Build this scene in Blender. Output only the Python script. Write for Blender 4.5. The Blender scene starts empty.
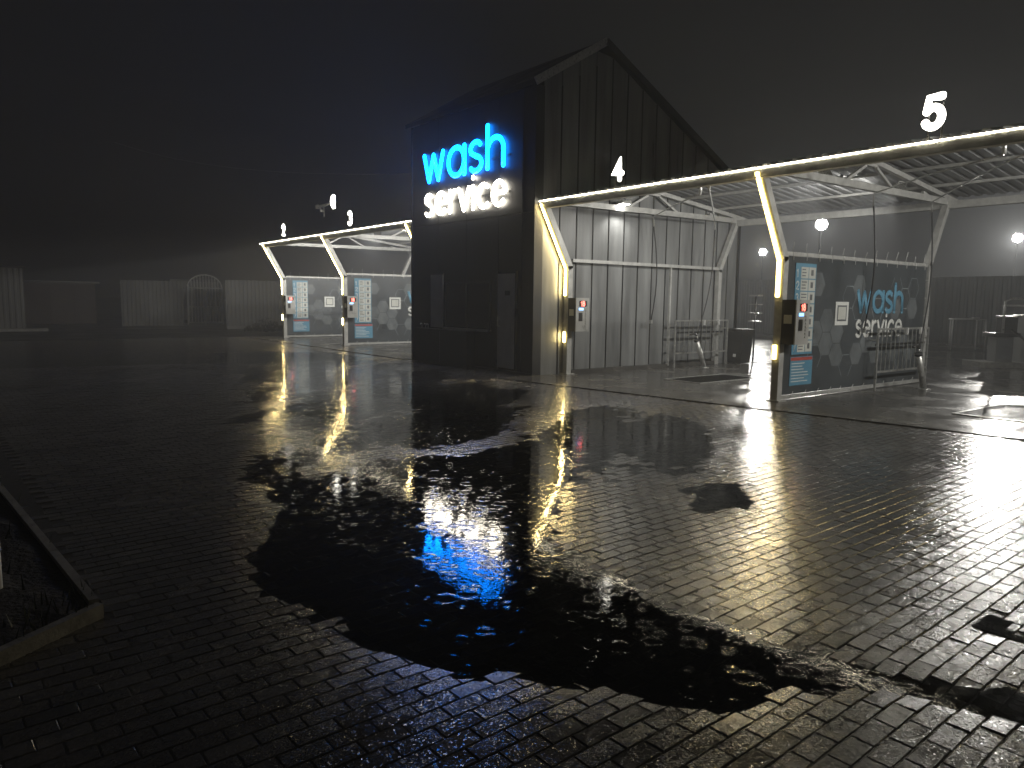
import bpy, math, random
import numpy as np
from mathutils import Vector, Matrix
random.seed(7); rng = np.random.default_rng(11)
S = bpy.context.scene
COL = S.collection
R = math.radians

# ------------------------------------------------------------------ camera
F_PX = 735.0; CAM_H = 1.6
YAW, PITCH, ROLL = R(37.8), math.atan(84 / F_PX), R(0.72)
fw = Vector((-math.cos(YAW) * math.cos(PITCH), math.sin(YAW) * math.cos(PITCH), -math.sin(PITCH)))
r0 = Vector((math.sin(YAW), math.cos(YAW), 0)); u0 = r0.cross(fw)
cr = r0 * math.cos(ROLL) + u0 * math.sin(ROLL)
cu = -r0 * math.sin(ROLL) + u0 * math.cos(ROLL)
CAM = Vector((0, 0, CAM_H))
cd = bpy.data.cameras.new('camera'); cam = bpy.data.objects.new('camera', cd); COL.objects.link(cam)
cd.sensor_width = 36; cd.lens = F_PX / 1024 * 36; cd.clip_end = 2000; cd.clip_start = 0.05
cam.matrix_world = Matrix(((cr.x, cu.x, -fw.x, CAM.x), (cr.y, cu.y, -fw.y, CAM.y), (cr.z, cu.z, -fw.z, CAM.z), (0, 0, 0, 1)))
S.camera = cam

def ground_at(x, y, z=0.0):                 # pixel -> point on the plane z
    d = fw * F_PX + cr * (x - 512) - cu * (y - 384)
    t = (z - CAM_H) / d.z
    return (d.x * t, d.y * t)
def project(p):
    v = Vector(p) - CAM; k = F_PX / v.dot(fw)
    return 512 + v.dot(cr) * k, 384 - v.dot(cu) * k

# ------------------------------------------------------------------ night sky, exposure
W = bpy.data.worlds.new('World'); S.world = W; W.use_nodes = True
bg = W.node_tree.nodes['Background']
bg.inputs['Color'].default_value = (0.92, 0.97, 1.0, 1)      # overcast night sky over a town
bg.inputs['Strength'].default_value = 0.0012
S.view_settings.view_transform = 'Standard'; S.view_settings.look = 'None'
S.view_settings.gamma = 1; S.view_settings.exposure = 0.75
S.render.engine = 'CYCLES'
cy = S.cycles
cy.use_denoising = True; cy.max_bounces = 6; cy.diffuse_bounces = 2; cy.glossy_bounces = 3
cy.transmission_bounces = 2; cy.transparent_max_bounces = 6; cy.volume_bounces = 0
cy.sample_clamp_direct = 0; cy.sample_clamp_indirect = 3; cy.caustics_reflective = False; cy.caustics_refractive = False

# ------------------------------------------------------------------ materials
def nodes(name):
    m = bpy.data.materials.new(name); m.use_nodes = True
    nt = m.node_tree; return m, nt, nt.nodes['Principled BSDF']
def N(nt, kind, **kw):
    n = nt.nodes.new(kind)
    for k, v in kw.items():
        if k.startswith('_'): setattr(n, k[1:], v)
        else: n.inputs[k.replace('__', ' ')].default_value = v
    return n
def ramp(nt, src, a, b, ca, cb):
    r = nt.nodes.new('ShaderNodeMapRange'); r.inputs[1].default_value = a; r.inputs[2].default_value = b
    r.inputs[3].default_value = ca; r.inputs[4].default_value = cb
    nt.links.new(src, r.inputs[0]); return r.outputs[0]
def math_n(nt, op, a, b=None, c=None):
    n = nt.nodes.new('ShaderNodeMath'); n.operation = op
    for i, v in enumerate((a, b, c)):
        if v is None: continue
        if isinstance(v, (int, float)): n.inputs[i].default_value = v
        else: nt.links.new(v, n.inputs[i])
    return n.outputs[0]
def mat(name, col, rough=0.5, metal=0.0, var=0.25, scale=3.0, bump=0.0, bscale=60.0, streak=False, rvar=0.12, spec=0.5):
    m, nt, b = nodes(name); L = nt.links.new
    geo = nt.nodes.new('ShaderNodeNewGeometry')
    mp = nt.nodes.new('ShaderNodeMapping'); L(geo.outputs['Position'], mp.inputs[0])
    if streak: mp.inputs['Scale'].default_value = (1, 1, 0.12)
    nz = N(nt, 'ShaderNodeTexNoise', Scale=scale, Detail=6.0, Roughness=0.6); L(mp.outputs[0], nz.inputs['Vector'])
    k = ramp(nt, nz.outputs['Fac'], 0.3, 0.7, 1 - var, 1 + var)
    mx = nt.nodes.new('ShaderNodeVectorMath'); mx.operation = 'SCALE'; mx.inputs[0].default_value = col
    L(k, mx.inputs['Scale']); L(mx.outputs[0], b.inputs['Base Color'])
    L(ramp(nt, nz.outputs['Fac'], 0.3, 0.7, max(0.03, rough - rvar), min(1, rough + rvar)), b.inputs['Roughness'])
    b.inputs['Metallic'].default_value = metal
    b.inputs['Specular IOR Level'].default_value = spec
    if bump:
        n2 = N(nt, 'ShaderNodeTexNoise', Scale=bscale, Detail=3.0); L(geo.outputs['Position'], n2.inputs['Vector'])
        bp = N(nt, 'ShaderNodeBump', Strength=1.0, Distance=bump); L(n2.outputs['Fac'], bp.inputs['Height'])
        L(bp.outputs[0], b.inputs['Normal'])
    return m
def emit(name, col, strength, base=(0.8, 0.8, 0.8)):
    m, nt, b = nodes(name)
    b.inputs['Base Color'].default_value = (*base, 1)
    b.inputs['Emission Color'].default_value = (*col, 1); b.inputs['Emission Strength'].default_value = strength
    return m

def emit_uneven(name, col, strength, lo, scale):
    m = emit(name, col, strength); nt = m.node_tree; b = nt.nodes['Principled BSDF']
    geo = nt.nodes.new('ShaderNodeNewGeometry'); nz = N(nt, 'ShaderNodeTexNoise', Scale=scale, Detail=3.0, Roughness=0.7)
    nt.links.new(geo.outputs['Position'], nz.inputs['Vector'])
    nt.links.new(ramp(nt, nz.outputs['Fac'], 0.32, 0.55, strength * lo, strength), b.inputs['Emission Strength'])
    return m
def brick_mat(name, single):
    """wet concrete paver: tone per brick, thin uneven water film, gritty sparkle"""
    m, nt, b = nodes(name); L = nt.links.new
    geo = nt.nodes.new('ShaderNodeNewGeometry'); P = geo.outputs['Position']
    if single:
        oi = nt.nodes.new('ShaderNodeObjectInfo'); tone = oi.outputs['Random']
    else:
        at = nt.nodes.new('ShaderNodeAttribute'); at.attribute_name = 'tone'; tone = at.outputs['Fac']
    big = N(nt, 'ShaderNodeTexNoise', Scale=0.45, Detail=4.0, Roughness=0.55); L(P, big.inputs['Vector'])
    fine = N(nt, 'ShaderNodeTexNoise', Scale=38.0, Detail=4.0, Roughness=0.7); L(P, fine.inputs['Vector'])
    grit = N(nt, 'ShaderNodeTexNoise', Scale=130.0, Detail=3.0, Roughness=0.75); L(P, grit.inputs['Vector'])
    mid = N(nt, 'ShaderNodeTexNoise', Scale=9.0, Detail=3.0); L(P, mid.inputs['Vector'])
    stain = N(nt, 'ShaderNodeTexNoise', Scale=1.1, Detail=5.0, Roughness=0.65); L(P, stain.inputs['Vector'])
    cr_ = nt.nodes.new('ShaderNodeValToRGB'); e = cr_.color_ramp
    e.elements[0].color = (0.046, 0.046, 0.045, 1); e.elements[1].color = (0.115, 0.113, 0.108, 1)
    el = e.elements.new(0.75); el.color = (0.082, 0.075, 0.069, 1)
    L(tone, cr_.inputs[0])
    sc = nt.nodes.new('ShaderNodeVectorMath'); sc.operation = 'SCALE'
    L(cr_.outputs[0], sc.inputs[0]); L(math_n(nt, 'MULTIPLY', ramp(nt, fine.outputs['Fac'], 0.3, 0.7, 0.7, 1.3), ramp(nt, stain.outputs['Fac'], 0.35, 0.65, 0.65, 1.35)), sc.inputs['Scale'])
    L(sc.outputs[0], b.inputs['Base Color'])
    film = math_n(nt, 'ADD', ramp(nt, big.outputs['Fac'], 0.35, 0.65, 0.0, 1.0), ramp(nt, tone, 0, 1, -0.25, 0.25))
    film = math_n(nt, 'ADD', film, ramp(nt, mid.outputs['Fac'], 0.3, 0.7, -0.3, 0.3))
    L(ramp(nt, film, 0.0, 1.0, 0.30, 0.12), b.inputs['Roughness'])
    b.inputs['Specular IOR Level'].default_value = 0.55
    h = math_n(nt, 'ADD', math_n(nt, 'MULTIPLY', grit.outputs['Fac'], 1.8), math_n(nt, 'MULTIPLY', fine.outputs['Fac'], 0.35))
    h = math_n(nt, 'ADD', h, math_n(nt, 'MULTIPLY', mid.outputs['Fac'], 0.7))
    bp = nt.nodes.new('ShaderNodeBump'); bp.inputs['Distance'].default_value = 0.0010
    L(ramp(nt, film, 0.0, 1.0, 0.85, 0.35), bp.inputs['Strength'])
    L(h, bp.inputs['Height']); L(glitter(nt, P, bp.outputs[0], 0.55, 170.0), b.inputs['Normal'])
    b2 = nt.nodes.new('ShaderNodeBump'); b2.inputs['Distance'].default_value = 0.0007
    L(grit.outputs['Fac'], b2.inputs['Height']); L(glitter(nt, P, b2.outputs[0], 0.42, 130.0), b.inputs['Coat Normal'])
    L(ramp(nt, film, 0.0, 1.2, 0.9, 0.12), b2.inputs['Strength'])
    b.inputs['Coat Weight'].default_value = 0.7; b.inputs['Coat Roughness'].default_value = 0.09; b.inputs['Coat IOR'].default_value = 1.33
    return m

def glitter(nt, P, base, amount, scale):
    """grains of sand under the water film: each grain turns the surface its own way"""
    L = nt.links.new
    vo = nt.nodes.new('ShaderNodeTexVoronoi'); vo.inputs['Scale'].default_value = scale; L(P, vo.inputs['Vector'])
    sep = nt.nodes.new('ShaderNodeSeparateColor'); L(vo.outputs['Color'], sep.inputs[0])
    w = math_n(nt, 'MULTIPLY', math_n(nt, 'POWER', sep.outputs[2], 2.5), amount)
    v = nt.nodes.new('ShaderNodeVectorMath'); v.operation = 'SUBTRACT'; L(vo.outputs['Color'], v.inputs[0]); v.inputs[1].default_value = (.5, .5, .5)
    v2 = nt.nodes.new('ShaderNodeVectorMath'); v2.operation = 'SCALE'; L(v.outputs[0], v2.inputs[0]); L(w, v2.inputs['Scale'])
    v3 = nt.nodes.new('ShaderNodeVectorMath'); v3.operation = 'ADD'; L(base, v3.inputs[0]); L(v2.outputs[0], v3.inputs[1])
    v4 = nt.nodes.new('ShaderNodeVectorMath'); v4.operation = 'NORMALIZE'; L(v3.outputs[0], v4.inputs[0])
    return v4.outputs[0]
def water_mat(name, wave, tint=0.32):
    """rain water: fresnel mirror over whatever lies below, wind ripples and rings of falling drops"""
    m, nt, b = nodes(name); L = nt.links.new
    nt.nodes.remove(b); out = nt.nodes['Material Output']
    geo = nt.nodes.new('ShaderNodeNewGeometry'); P = geo.outputs['Position']
    n1 = N(nt, 'ShaderNodeTexNoise', Scale=15.0, Detail=3.0, Roughness=0.55); L(P, n1.inputs['Vector'])
    n2 = N(nt, 'ShaderNodeTexNoise', Scale=34.0, Detail=2.0); L(P, n2.inputs['Vector'])
    patch = N(nt, 'ShaderNodeTexNoise', Scale=1.3, Detail=2.0); L(P, patch.inputs['Vector'])
    act = ramp(nt, patch.outputs['Fac'], 0.38, 0.62, 0.25, 1.0)
    h = math_n(nt, 'ADD', math_n(nt, 'MULTIPLY', n1.outputs['Fac'], 2.6), math_n(nt, 'MULTIPLY', n2.outputs['Fac'], 2.0))
    h = math_n(nt, 'MULTIPLY', h, act)
    for s, f, off in ((4.1, 70.0, 0.0), (7.3, 95.0, 3.7)):
        mp = nt.nodes.new('ShaderNodeMapping'); L(P, mp.inputs[0]); mp.inputs['Location'].default_value = (off, off * 0.7, 0)
        vo = nt.nodes.new('ShaderNodeTexVoronoi'); vo.voronoi_dimensions = '2D'; vo.inputs['Scale'].default_value = s
        L(mp.outputs[0], vo.inputs['Vector'])
        sep = nt.nodes.new('ShaderNodeSeparateColor'); L(vo.outputs['Color'], sep.inputs[0])
        d = math_n(nt, 'DIVIDE', vo.outputs['Distance'], s)                      # metres from the drop
        rad = ramp(nt, sep.outputs[1], 0, 1, 0.006, 0.065)                          # how far its ring has run
        g = math_n(nt, 'DIVIDE', math_n(nt, 'SUBTRACT', d, rad), 0.016)
        env = math_n(nt, 'POWER', 2.718, math_n(nt, 'MULTIPLY', math_n(nt, 'MULTIPLY', g, g), -1.0))
        ring = math_n(nt, 'MULTIPLY', math_n(nt, 'SINE', math_n(nt, 'MULTIPLY', d, 420.0)), env)
        on = math_n(nt, 'GREATER_THAN', sep.outputs[0], 0.45)
        h = math_n(nt, 'ADD', h, math_n(nt, 'MULTIPLY', math_n(nt, 'MULTIPLY', ring, on), 0.5))
    bp = nt.nodes.new('ShaderNodeBump'); bp.inputs['Distance'].default_value = wave; bp.inputs['Strength'].default_value = 1
    L(h, bp.inputs['Height'])
    gl = N(nt, 'ShaderNodeBsdfGlossy', Roughness=0.02); L(bp.outputs[0], gl.inputs['Normal'])
    tr = N(nt, 'ShaderNodeBsdfTransparent', Color=(tint, tint, tint * 0.97, 1))
    fr = N(nt, 'ShaderNodeFresnel', IOR=1.33); L(bp.outputs[0], fr.inputs['Normal'])
    mx = nt.nodes.new('ShaderNodeMixShader'); L(fr.outputs[0], mx.inputs[0]); L(tr.outputs[0], mx.inputs[1]); L(gl.outputs[0], mx.inputs[2])
    L(mx.outputs[0], out.inputs['Surface'])
    return m

M = dict(
    brick1=brick_mat('wet_paver', True), brickn=brick_mat('wet_paver_field', False),
    bed=mat('joint_sand', (0.05, 0.047, 0.042), 0.2, var=0.4, scale=8, bump=0.002, bscale=60, rvar=0.1),
    ground=mat('wet_asphalt', (0.035, 0.034, 0.033), 0.42, var=0.35, scale=0.6, bump=0.004, bscale=70),
    slab=mat('wet_concrete', (0.085, 0.082, 0.076), 0.22, var=0.35, scale=1.1, bump=0.003, bscale=26, rvar=0.14),
    water=water_mat('rain_water', 0.00033), stream=water_mat('running_rain_water', 0.00022, 0.5), film2=water_mat('rippled_rain_film', 0.00055, 0.75), film=water_mat('thin_rain_film', 0.00035, 0.8),
    kerb=mat('kerb_concrete', (0.24, 0.235, 0.22), 0.6, var=0.35, scale=14, bump=0.004),
    soil=mat('dark_soil', (0.03, 0.026, 0.02), 0.8, var=0.5, scale=9, bump=0.02, bscale=30),
    black=mat('black_cladding', (0.02, 0.021, 0.023), 0.5, var=0.3, scale=1.2, rvar=0.1),
    blackseam=mat('black_seam', (0.03, 0.031, 0.033), 0.35),
    greywall=mat('grey_wall_panel', (0.19, 0.195, 0.195), 0.38, var=0.45, scale=2.6, streak=True),
    steel=mat('grey_steel', (0.50, 0.50, 0.48), 0.42, metal=0.2, var=0.18, scale=8, bump=0.001),
    galv=mat('galvanised_steel', (0.50, 0.50, 0.48), 0.36, metal=0.6, var=0.25, scale=18),
    dark=mat('dark_plastic', (0.02, 0.02, 0.02), 0.4),
    rubber=mat('black_rubber', (0.02, 0.02, 0.021), 0.5),
    roof=mat('roof_sheet', (0.24, 0.245, 0.25), 0.45, var=0.2, scale=3, streak=True),
    banner=mat('banner_vinyl', (0.070, 0.079, 0.086), 0.36, var=0.2, scale=1.0, bump=0.002, bscale=5),
    hexline=mat('hexagon_line_print', (0.30, 0.34, 0.36), 0.4, var=0.4, scale=2),
    hexfill=mat('hexagon_fill_print', (0.145, 0.16, 0.168), 0.38, var=0.25, scale=3),
    blueprint=mat('light_blue_print', (0.13, 0.32, 0.46), 0.4, var=0.08),
    whiteprint=mat('white_print', (0.74, 0.75, 0.72), 0.4, var=0.06),
    cell=mat('pale_print', (0.62, 0.63, 0.58), 0.4, var=0.1),
    redprint=mat('red_print', (0.50, 0.10, 0.08), 0.4, var=0.1),
    greyprint=mat('grey_print', (0.16, 0.17, 0.18), 0.4),
    termface=mat('terminal_face', (0.46, 0.46, 0.44), 0.35, metal=0.2, var=0.1),
    door=mat('grey_door', (0.42, 0.425, 0.425), 0.4, var=0.12),
    glass=mat('dark_glass', (0.012, 0.013, 0.015), 0.05, var=0.1, rvar=0.02),
    fence=mat('fence_sheet', (0.20, 0.205, 0.20), 0.4, metal=0.3, var=0.2, scale=2, streak=True),
    fenceL=mat('pale_fence_sheet', (0.15, 0.15, 0.145), 0.5, metal=0.1, var=0.2, scale=2, streak=True),
    brown=mat('brown_shed', (0.07, 0.045, 0.035), 0.6),
    white=mat('white_paint', (0.72, 0.72, 0.70), 0.4, var=0.1),
    leaf=mat('shrub_leaf', (0.035, 0.045, 0.02), 0.5),
    bluecab=mat('blue_sticker', (0.03, 0.08, 0.25), 0.4),
    led=emit('warm_led', (1.0, 0.76, 0.32), 66.0), bloom_band=emit('painted_bloom', (1.0, 0.72, 0.18), 3.6), ledw=emit_uneven('warm_white_led', (1.0, 0.90, 0.66), 20.0, 0.15, 2.2),  # the dim yellow emitter is added to paint bloom beside the post strips
    sign_w=emit('white_letter_light', (1.0, 0.92, 0.76), 17.0),
    sign_b=emit('blue_letter_light', (0.001, 0.19, 0.90), 18.0, (0.01, 0.12, 0.3)),
    num=emit('white_number_light', (1.0, 0.96, 0.84), 6.0),
    red=emit('red_digit_light', (1.0, 0.07, 0.04), 4.0), lcd=emit('blue_screen_light', (0.15, 0.45, 1.0), 1.6),
    lens=emit('flood_lens', (1.0, 0.97, 0.9), 160.0), lens_s=emit('small_flood_lens', (1.0, 0.97, 0.9), 14.0),
)

# ------------------------------------------------------------------ mesh helpers
class MB:
    def __init__(s): s.v = []; s.f = []; s.sm = []
    def quad_box(s, c, smooth=False):
        o = len(s.v); s.v += [tuple(p) for p in c]
        s.f += [tuple(o + i for i in q) for q in ((0, 3, 2, 1), (4, 5, 6, 7), (0, 1, 5, 4), (1, 2, 6, 5), (2, 3, 7, 6), (3, 0, 4, 7))]
        s.sm += [smooth] * 6; return s
    def box(s, x0, x1, y0, y1, z0, z1):
        return s.quad_box([(x0, y0, z0), (x1, y0, z0), (x1, y1, z0), (x0, y1, z0), (x0, y0, z1), (x1, y0, z1), (x1, y1, z1), (x0, y1, z1)])
    def bar(s, a, b, w, h, side=(1, 0, 0)):
        """box section from a to b, w along side, h across"""
        a, b = Vector(a), Vector(b); d = (b - a).normalized(); sd = Vector(side); sd = (sd - d * sd.dot(d)).normalized(); up = d.cross(sd)
        q = [(-w / 2, -h / 2), (w / 2, -h / 2), (w / 2, h / 2), (-w / 2, h / 2)]
        return s.quad_box([a + sd * i + up * j for i, j in q] + [b + sd * i + up * j for i, j in q])
    def tube(s, pts, r, n=8, cap=True, flat=None):
        """round tube along pts; flat=(axis vector, factor) squashes it along that axis"""
        pts = [Vector(p) for p in pts]; rings = []; prev = None
        for i, p in enumerate(pts):
            a = pts[max(i - 1, 0)]; b = pts[min(i + 1, len(pts) - 1)]; d = (b - a)
            d = d.normalized() if d.length > 1e-9 else Vector((0, 0, 1))
            if prev is None:
                t = Vector((0, 0, 1)) if abs(d.z) < 0.9 else Vector((1, 0, 0))
                x = d.cross(t).normalized()
            else:
                x = (prev - d * prev.dot(d)).normalized()
            prev = x; y = d.cross(x); o = len(s.v); rr = r[i] if isinstance(r, (list, tuple)) else r
            for k in range(n):
                t = 2 * math.pi * k / n; off = x * (math.cos(t) * rr) + y * (math.sin(t) * rr)
                if flat is not None:
                    ax, fac = flat; off = off - ax * off.dot(ax) * (1 - fac)
                s.v.append(tuple(p + off))
            rings.append(o)
        for i in range(len(rings) - 1):
            for k in range(n):
                k2 = (k + 1) % n
                s.f.append((rings[i] + k, rings[i] + k2, rings[i + 1] + k2, rings[i + 1] + k)); s.sm.append(True)
        if cap:
            s.f.append(tuple(rings[0] + k for k in reversed(range(n)))); s.sm.append(False)
            s.f.append(tuple(rings[-1] + k for k in range(n))); s.sm.append(False)
        return s
    def poly(s, pts):
        o = len(s.v); s.v += [tuple(p) for p in pts]; s.f.append(tuple(range(o, o + len(pts)))); s.sm.append(False); return s
    def build(s, name, m, parent=None, loc=None):
        me = bpy.data.meshes.new(name); me.from_pydata(s.v, [], s.f)
        me.polygons.foreach_set('use_smooth', s.sm); me.materials.append(M[m] if isinstance(m, str) else m); me.update()
        o = bpy.data.objects.new(name, me); COL.objects.link(o)
        if parent: o.parent = parent
        if loc: o.location = loc
        return o
def tag(o, label=None, cat=None, group=None, kind=None):
    if label: o['label'] = label
    if cat: o['category'] = cat
    if group: o['group'] = group
    if kind: o['kind'] = kind
    return o
def thing(name, loc, label, cat, group=None, rz=0):
    o = bpy.data.objects.new(name, None); COL.objects.link(o); o.location = loc; o.rotation_euler.z = rz
    o.empty_display_size = 0.2
    return tag(o, label, cat, group)
def copy_tree(o, parent=None, loc=None, label=None):
    c = o.copy(); COL.objects.link(c); c.parent = parent
    if loc is not None: c.location = loc
    if label: c['label'] = label
    for ch in o.children: copy_tree(ch, c)
    return c
def shared(name, me, parent, loc=(0, 0, 0)):
    o = bpy.data.objects.new(name, me); COL.objects.link(o); o.parent = parent; o.location = loc; return o

# stroke letters: x-height 1, baseline 0
def arc(cx, cy, rx, ry, a0, a1, n=14):
    return [(cx + rx * math.cos(R(a0 + (a1 - a0) * i / n)), cy + ry * math.sin(R(a0 + (a1 - a0) * i / n))) for i in range(n + 1)]
GL = {
    'w': (1.15, [[(0, 1), (.29, 0)], [(.29, 0), (.575, .95)], [(.575, .95), (.86, 0)], [(.86, 0), (1.15, 1)]]),
    'a': (.92, [arc(.46, .5, .44, .5, 0, 360, 26), [(.92, 1), (.92, 0)]]),
    's': (.62, [arc(.31, .75, .28, .25, 35, 200, 10) + arc(.31, .25, .30, .25, 100, -145, 14)[1:]]),
    'h': (.78, [[(0, 1.43), (0, 0)], arc(.39, .58, .39, .40, 180, 0) + [(.78, 0)]]),
    'e': (.92, [[(.06, .52), (.88, .52)], arc(.47, .5, .44, .5, 4, 318, 24)]),
    'r': (.42, [[(0, 1), (0, 0)], arc(.40, .55, .40, .42, 175, 85, 8)]),
    'v': (.84, [[(0, 1), (.42, 0)], [(.42, 0), (.84, 1)]]),
    'i': (.0, [[(0, 1), (0, 0)], [(0, 1.36), (0, 1.42)]]),
    'c': (.80, [arc(.47, .5, .44, .5, 48, 312, 22)]),
    '1': (.4, [[(.05, 1.1), (.3, 1.4), (.3, 0)]]),
    '2': (.8, [arc(.4, 1.0, .38, .4, 170, -25, 12) + [(.02, 0), (.8, 0)]]),
    '3': (.8, [arc(.38, 1.05, .34, .35, 150, -80, 12) + arc(.38, .37, .40, .37, 85, -150, 14)]),
    '4': (.85, [[(.62, 0), (.62, 1.4), (.0, .4), (.85, .4)]]),
    '5': (.8, [[(.75, 1.4), (.16, 1.4), (.08, .75)], [(.08, .75)] + arc(.38, .46, .40, .46, 120, -150, 16)]),
    '6': (.8, [[(.6, 1.4), (.1, .62)], arc(.4, .42, .38, .42, 0, 360, 20)]),
    '7': (.8, [[(0, 1.4), (.8, 1.4), (.28, 0)]]),
    '8': (.8, [arc(.4, 1.06, .30, .34, 0, 360, 16), arc(.4, .38, .38, .38, 0, 360, 18)]),
}
def text_width(t, gap): return sum(GL[c][0] for c in t) + gap * (len(t) - 1)
def letters(text, origin, right, size, stroke, gap, m, parent, depth=0.5, up=(0, 0, 1), squeeze=1.0, name='letter', nseg=8, join=False):
    right, up = Vector(right), Vector(up); nrm = right.cross(up); x = 0.0; out = []
    mb = MB()
    for c in text:
        if not join: mb = MB()
        w, strokes = GL[c]
        for st in strokes:
            pts = [Vector(origin) + right * ((x + a) * size * squeeze) + up * (b * size) for a, b in st]
            mb.tube(pts, stroke, nseg, True, (nrm, depth))
            for e in (pts[0], pts[-1]):                      # rounded stroke ends
                d = (pts[1] - pts[0]).normalized() if e is pts[0] else (pts[-1] - pts[-2]).normalized()
                if e is pts[0]: d = -d
                mb.tube([e + d * stroke * k for k in (0, .5, .8)], [stroke, stroke * .86, stroke * .55], nseg, True, (nrm, depth))
        if not join: out.append(mb.build(name, m, parent))
        x += w + gap
    if join: out.append(mb.build(name, m, parent))
    return out

# ------------------------------------------------------------------ ground: asphalt, pavers, puddles, slabs
BX0, BX1, BY0, BY1 = -17.0, -12.0, 9.85, 16.9           # wash building
XR = [-11.88, -6.78, -1.25]                             # portal frames, right canopy
XL = [-28.5, -23.0, -17.5]                              # portal frames, left canopy
YF, YB = 10.72, 15.9                                    # front and back post feet
PA = R(2.0); PL, PW, JT = 0.182, 0.093, 0.006          # paver pitch and rotation

POOLS = [  # outlines traced on the ground plane, depth in metres, edge softness
    ([(262, 474), (300, 480), (345, 478), (385, 466), (470, 456), (535, 445), (545, 470), (538, 520), (545, 545), (585, 568), (625, 592),
      (665, 622), (715, 640), (775, 657), (800, 668), (765, 682), (700, 694), (640, 690), (560, 672), (500, 662), (420, 655), (360, 636), (302, 600), (282, 555), (285, 510)], 0.022, 0.75),
    ([(775, 655), (830, 648), (890, 664), (960, 683), (1060, 700), (1060, 728), (960, 708), (880, 692), (800, 682)], 0.014, 0.34),
    ([(563, 408), (640, 405), (700, 422), (722, 452), (700, 474), (650, 486), (600, 492), (572, 485), (562, 450)], 0.0095, 0.9),
    ([(225, 352), (330, 352), (420, 368), (540, 392), (540, 436), (470, 448), (385, 458), (340, 470), (280, 468), (240, 420)], 0.0095, 2.2),
    ([(688, 488), (745, 480), (754, 502), (700, 510)], 0.0085, 0.6), ([(960, 615), (1024, 610), (1030, 640), (985, 636)], 0.007, 0.2),
    ([(568, 512), (620, 506), (648, 520), (625, 540), (585, 538)], 0.004, 0.3),
]
POOLS = [(np.array([ground_at(*p) for p in pl]), d, s) for pl, d, s in POOLS]
def signed_dist(P, poly):
    """positive inside"""
    A = poly; B = np.roll(poly, -1, axis=0); d = np.full(len(P), 1e9); inside = np.zeros(len(P), bool)
    for a, b in zip(A, B):
        ab = b - a; t = np.clip(((P - a) @ ab) / (ab @ ab), 0, 1); q = a + t[:, None] * ab
        d = np.minimum(d, np.hypot(*(P - q).T))
        c = ((a[1] > P[:, 1]) != (b[1] > P[:, 1])) & (P[:, 0] < (b[0] - a[0]) * (P[:, 1] - a[1]) / (b[1] - a[1] + 1e-12) + a[0])
        inside ^= c
    return np.where(inside, d, -d)
WATER_Z = -0.007
def height(P):
    x, y = P[:, 0], P[:, 1]
    z = 0.0022 * np.sin(x * 2.1 + 1.3 * np.sin(y * 0.9)) * np.cos(y * 1.7 + 0.6 * x) + 0.0018 * np.sin(x * 4.3 + y * 3.1 + 2 * np.sin(x * .7))
    z = np.minimum(z, 0.003)
    for poly, dep, soft in POOLS:
        sd = signed_dist(P, poly) + 0.035 * np.sin(x * 9 + 3 * np.sin(y * 7)) * min(1, soft * 4)
        t = np.clip((sd + soft * 0.5) / soft, 0, 1); z = z - dep * t * t * (3 - 2 * t)
    return z

g = MB().poly([(-400, -300, -0.06), (300, -300, -0.06), (300, 500, -0.06), (-400, 500, -0.06)]).build('ground', 'ground'); tag(g, 'wet dark asphalt ground around the wash', kind='structure')

def slab_front(x): return 9.30 + 0.147 * (x + 9.51)
SLAB_R = [(-11.98, slab_front(-11.98)), (3.0, slab_front(3.0)), (3.0, 16.5), (-11.98, 16.5)]
SLAB_L = [(-29.3, 9.6), (-17.02, 9.6), (-17.02, 16.5), (-29.3, 16.5)]
BED = [(-4.02, .56), (-3.71, .11)]                       # kerbed bed at the left edge of the picture

def paver_field():
    ang = PA; ux = np.array([math.cos(ang), math.sin(ang)]); uy = np.array([-math.sin(ang), math.cos(ang)])
    ii = np.arange(-420, 120); jj = np.arange(-60, 200)
    I, J = np.meshgrid(ii, jj, indexing='ij')
    I = I.ravel(); J = J.ravel()
    off = ((I % 2) * 0.5 + 0.04 * np.sin(I * 1.7)) * PL
    P = (I * PW)[:, None] * ux + (J * PL + off)[:, None] * uy
    d = np.hypot(P[:, 0], P[:, 1]); th = np.arctan2(P @ np.array([math.sin(YAW), math.cos(YAW)]), P @ np.array([-math.cos(YAW), math.sin(YAW)]))
    keep = (d > 1.2) & (d < 30) & (np.abs(th) < R(47)) & ~((d > 19) & (P[:, 0] < -18) & (P[:, 1] < 9))
    keep &= ~((P[:, 0] > BX0) & (P[:, 0] < BX1) & (P[:, 1] > BY0) & (P[:, 1] < BY1))
    keep &= ~((P[:, 0] > -11.98 - .05) & (P[:, 1] > slab_front(P[:, 0]) - .07) & (P[:, 1] < 16.55))
    keep &= ~((P[:, 0] > -29.35) & (P[:, 0] < -17) & (P[:, 1] > 9.55) & (P[:, 1] < 16.55))
    keep &= ~((P[:, 0] < -3.95) & (P[:, 1] < .56 + .02 * (P[:, 0] + 4)) & (P[:, 1] > -9))
    keep &= ~((P[:, 0] < -3.80 - .15 * (P[:, 1] - .1) / .45) & (P[:, 1] <= .12))
    keep &= ~((P[:, 1] > 31.0) | (P[:, 0] < -29.5))
    P = P[keep]; d = d[keep]
    n = len(P); z = height(P) + rng.normal(0, 0.0007, n)
    e = 0.05
    gx = (height(P + ux * e) - height(P - ux * e)) / (2 * e) + rng.normal(0, 0.0035, n)
    gy = (height(P + uy * e) - height(P - uy * e)) / (2 * e) + rng.normal(0, 0.003, n)
    yaw = rng.normal(0, 0.006, n)
    tone = rng.random(n)
    return P, d, z, gx, gy, yaw, tone, ux, uy
P, D, Z, GX, GY, YW, TONE, UX, UY = paver_field()

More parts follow.
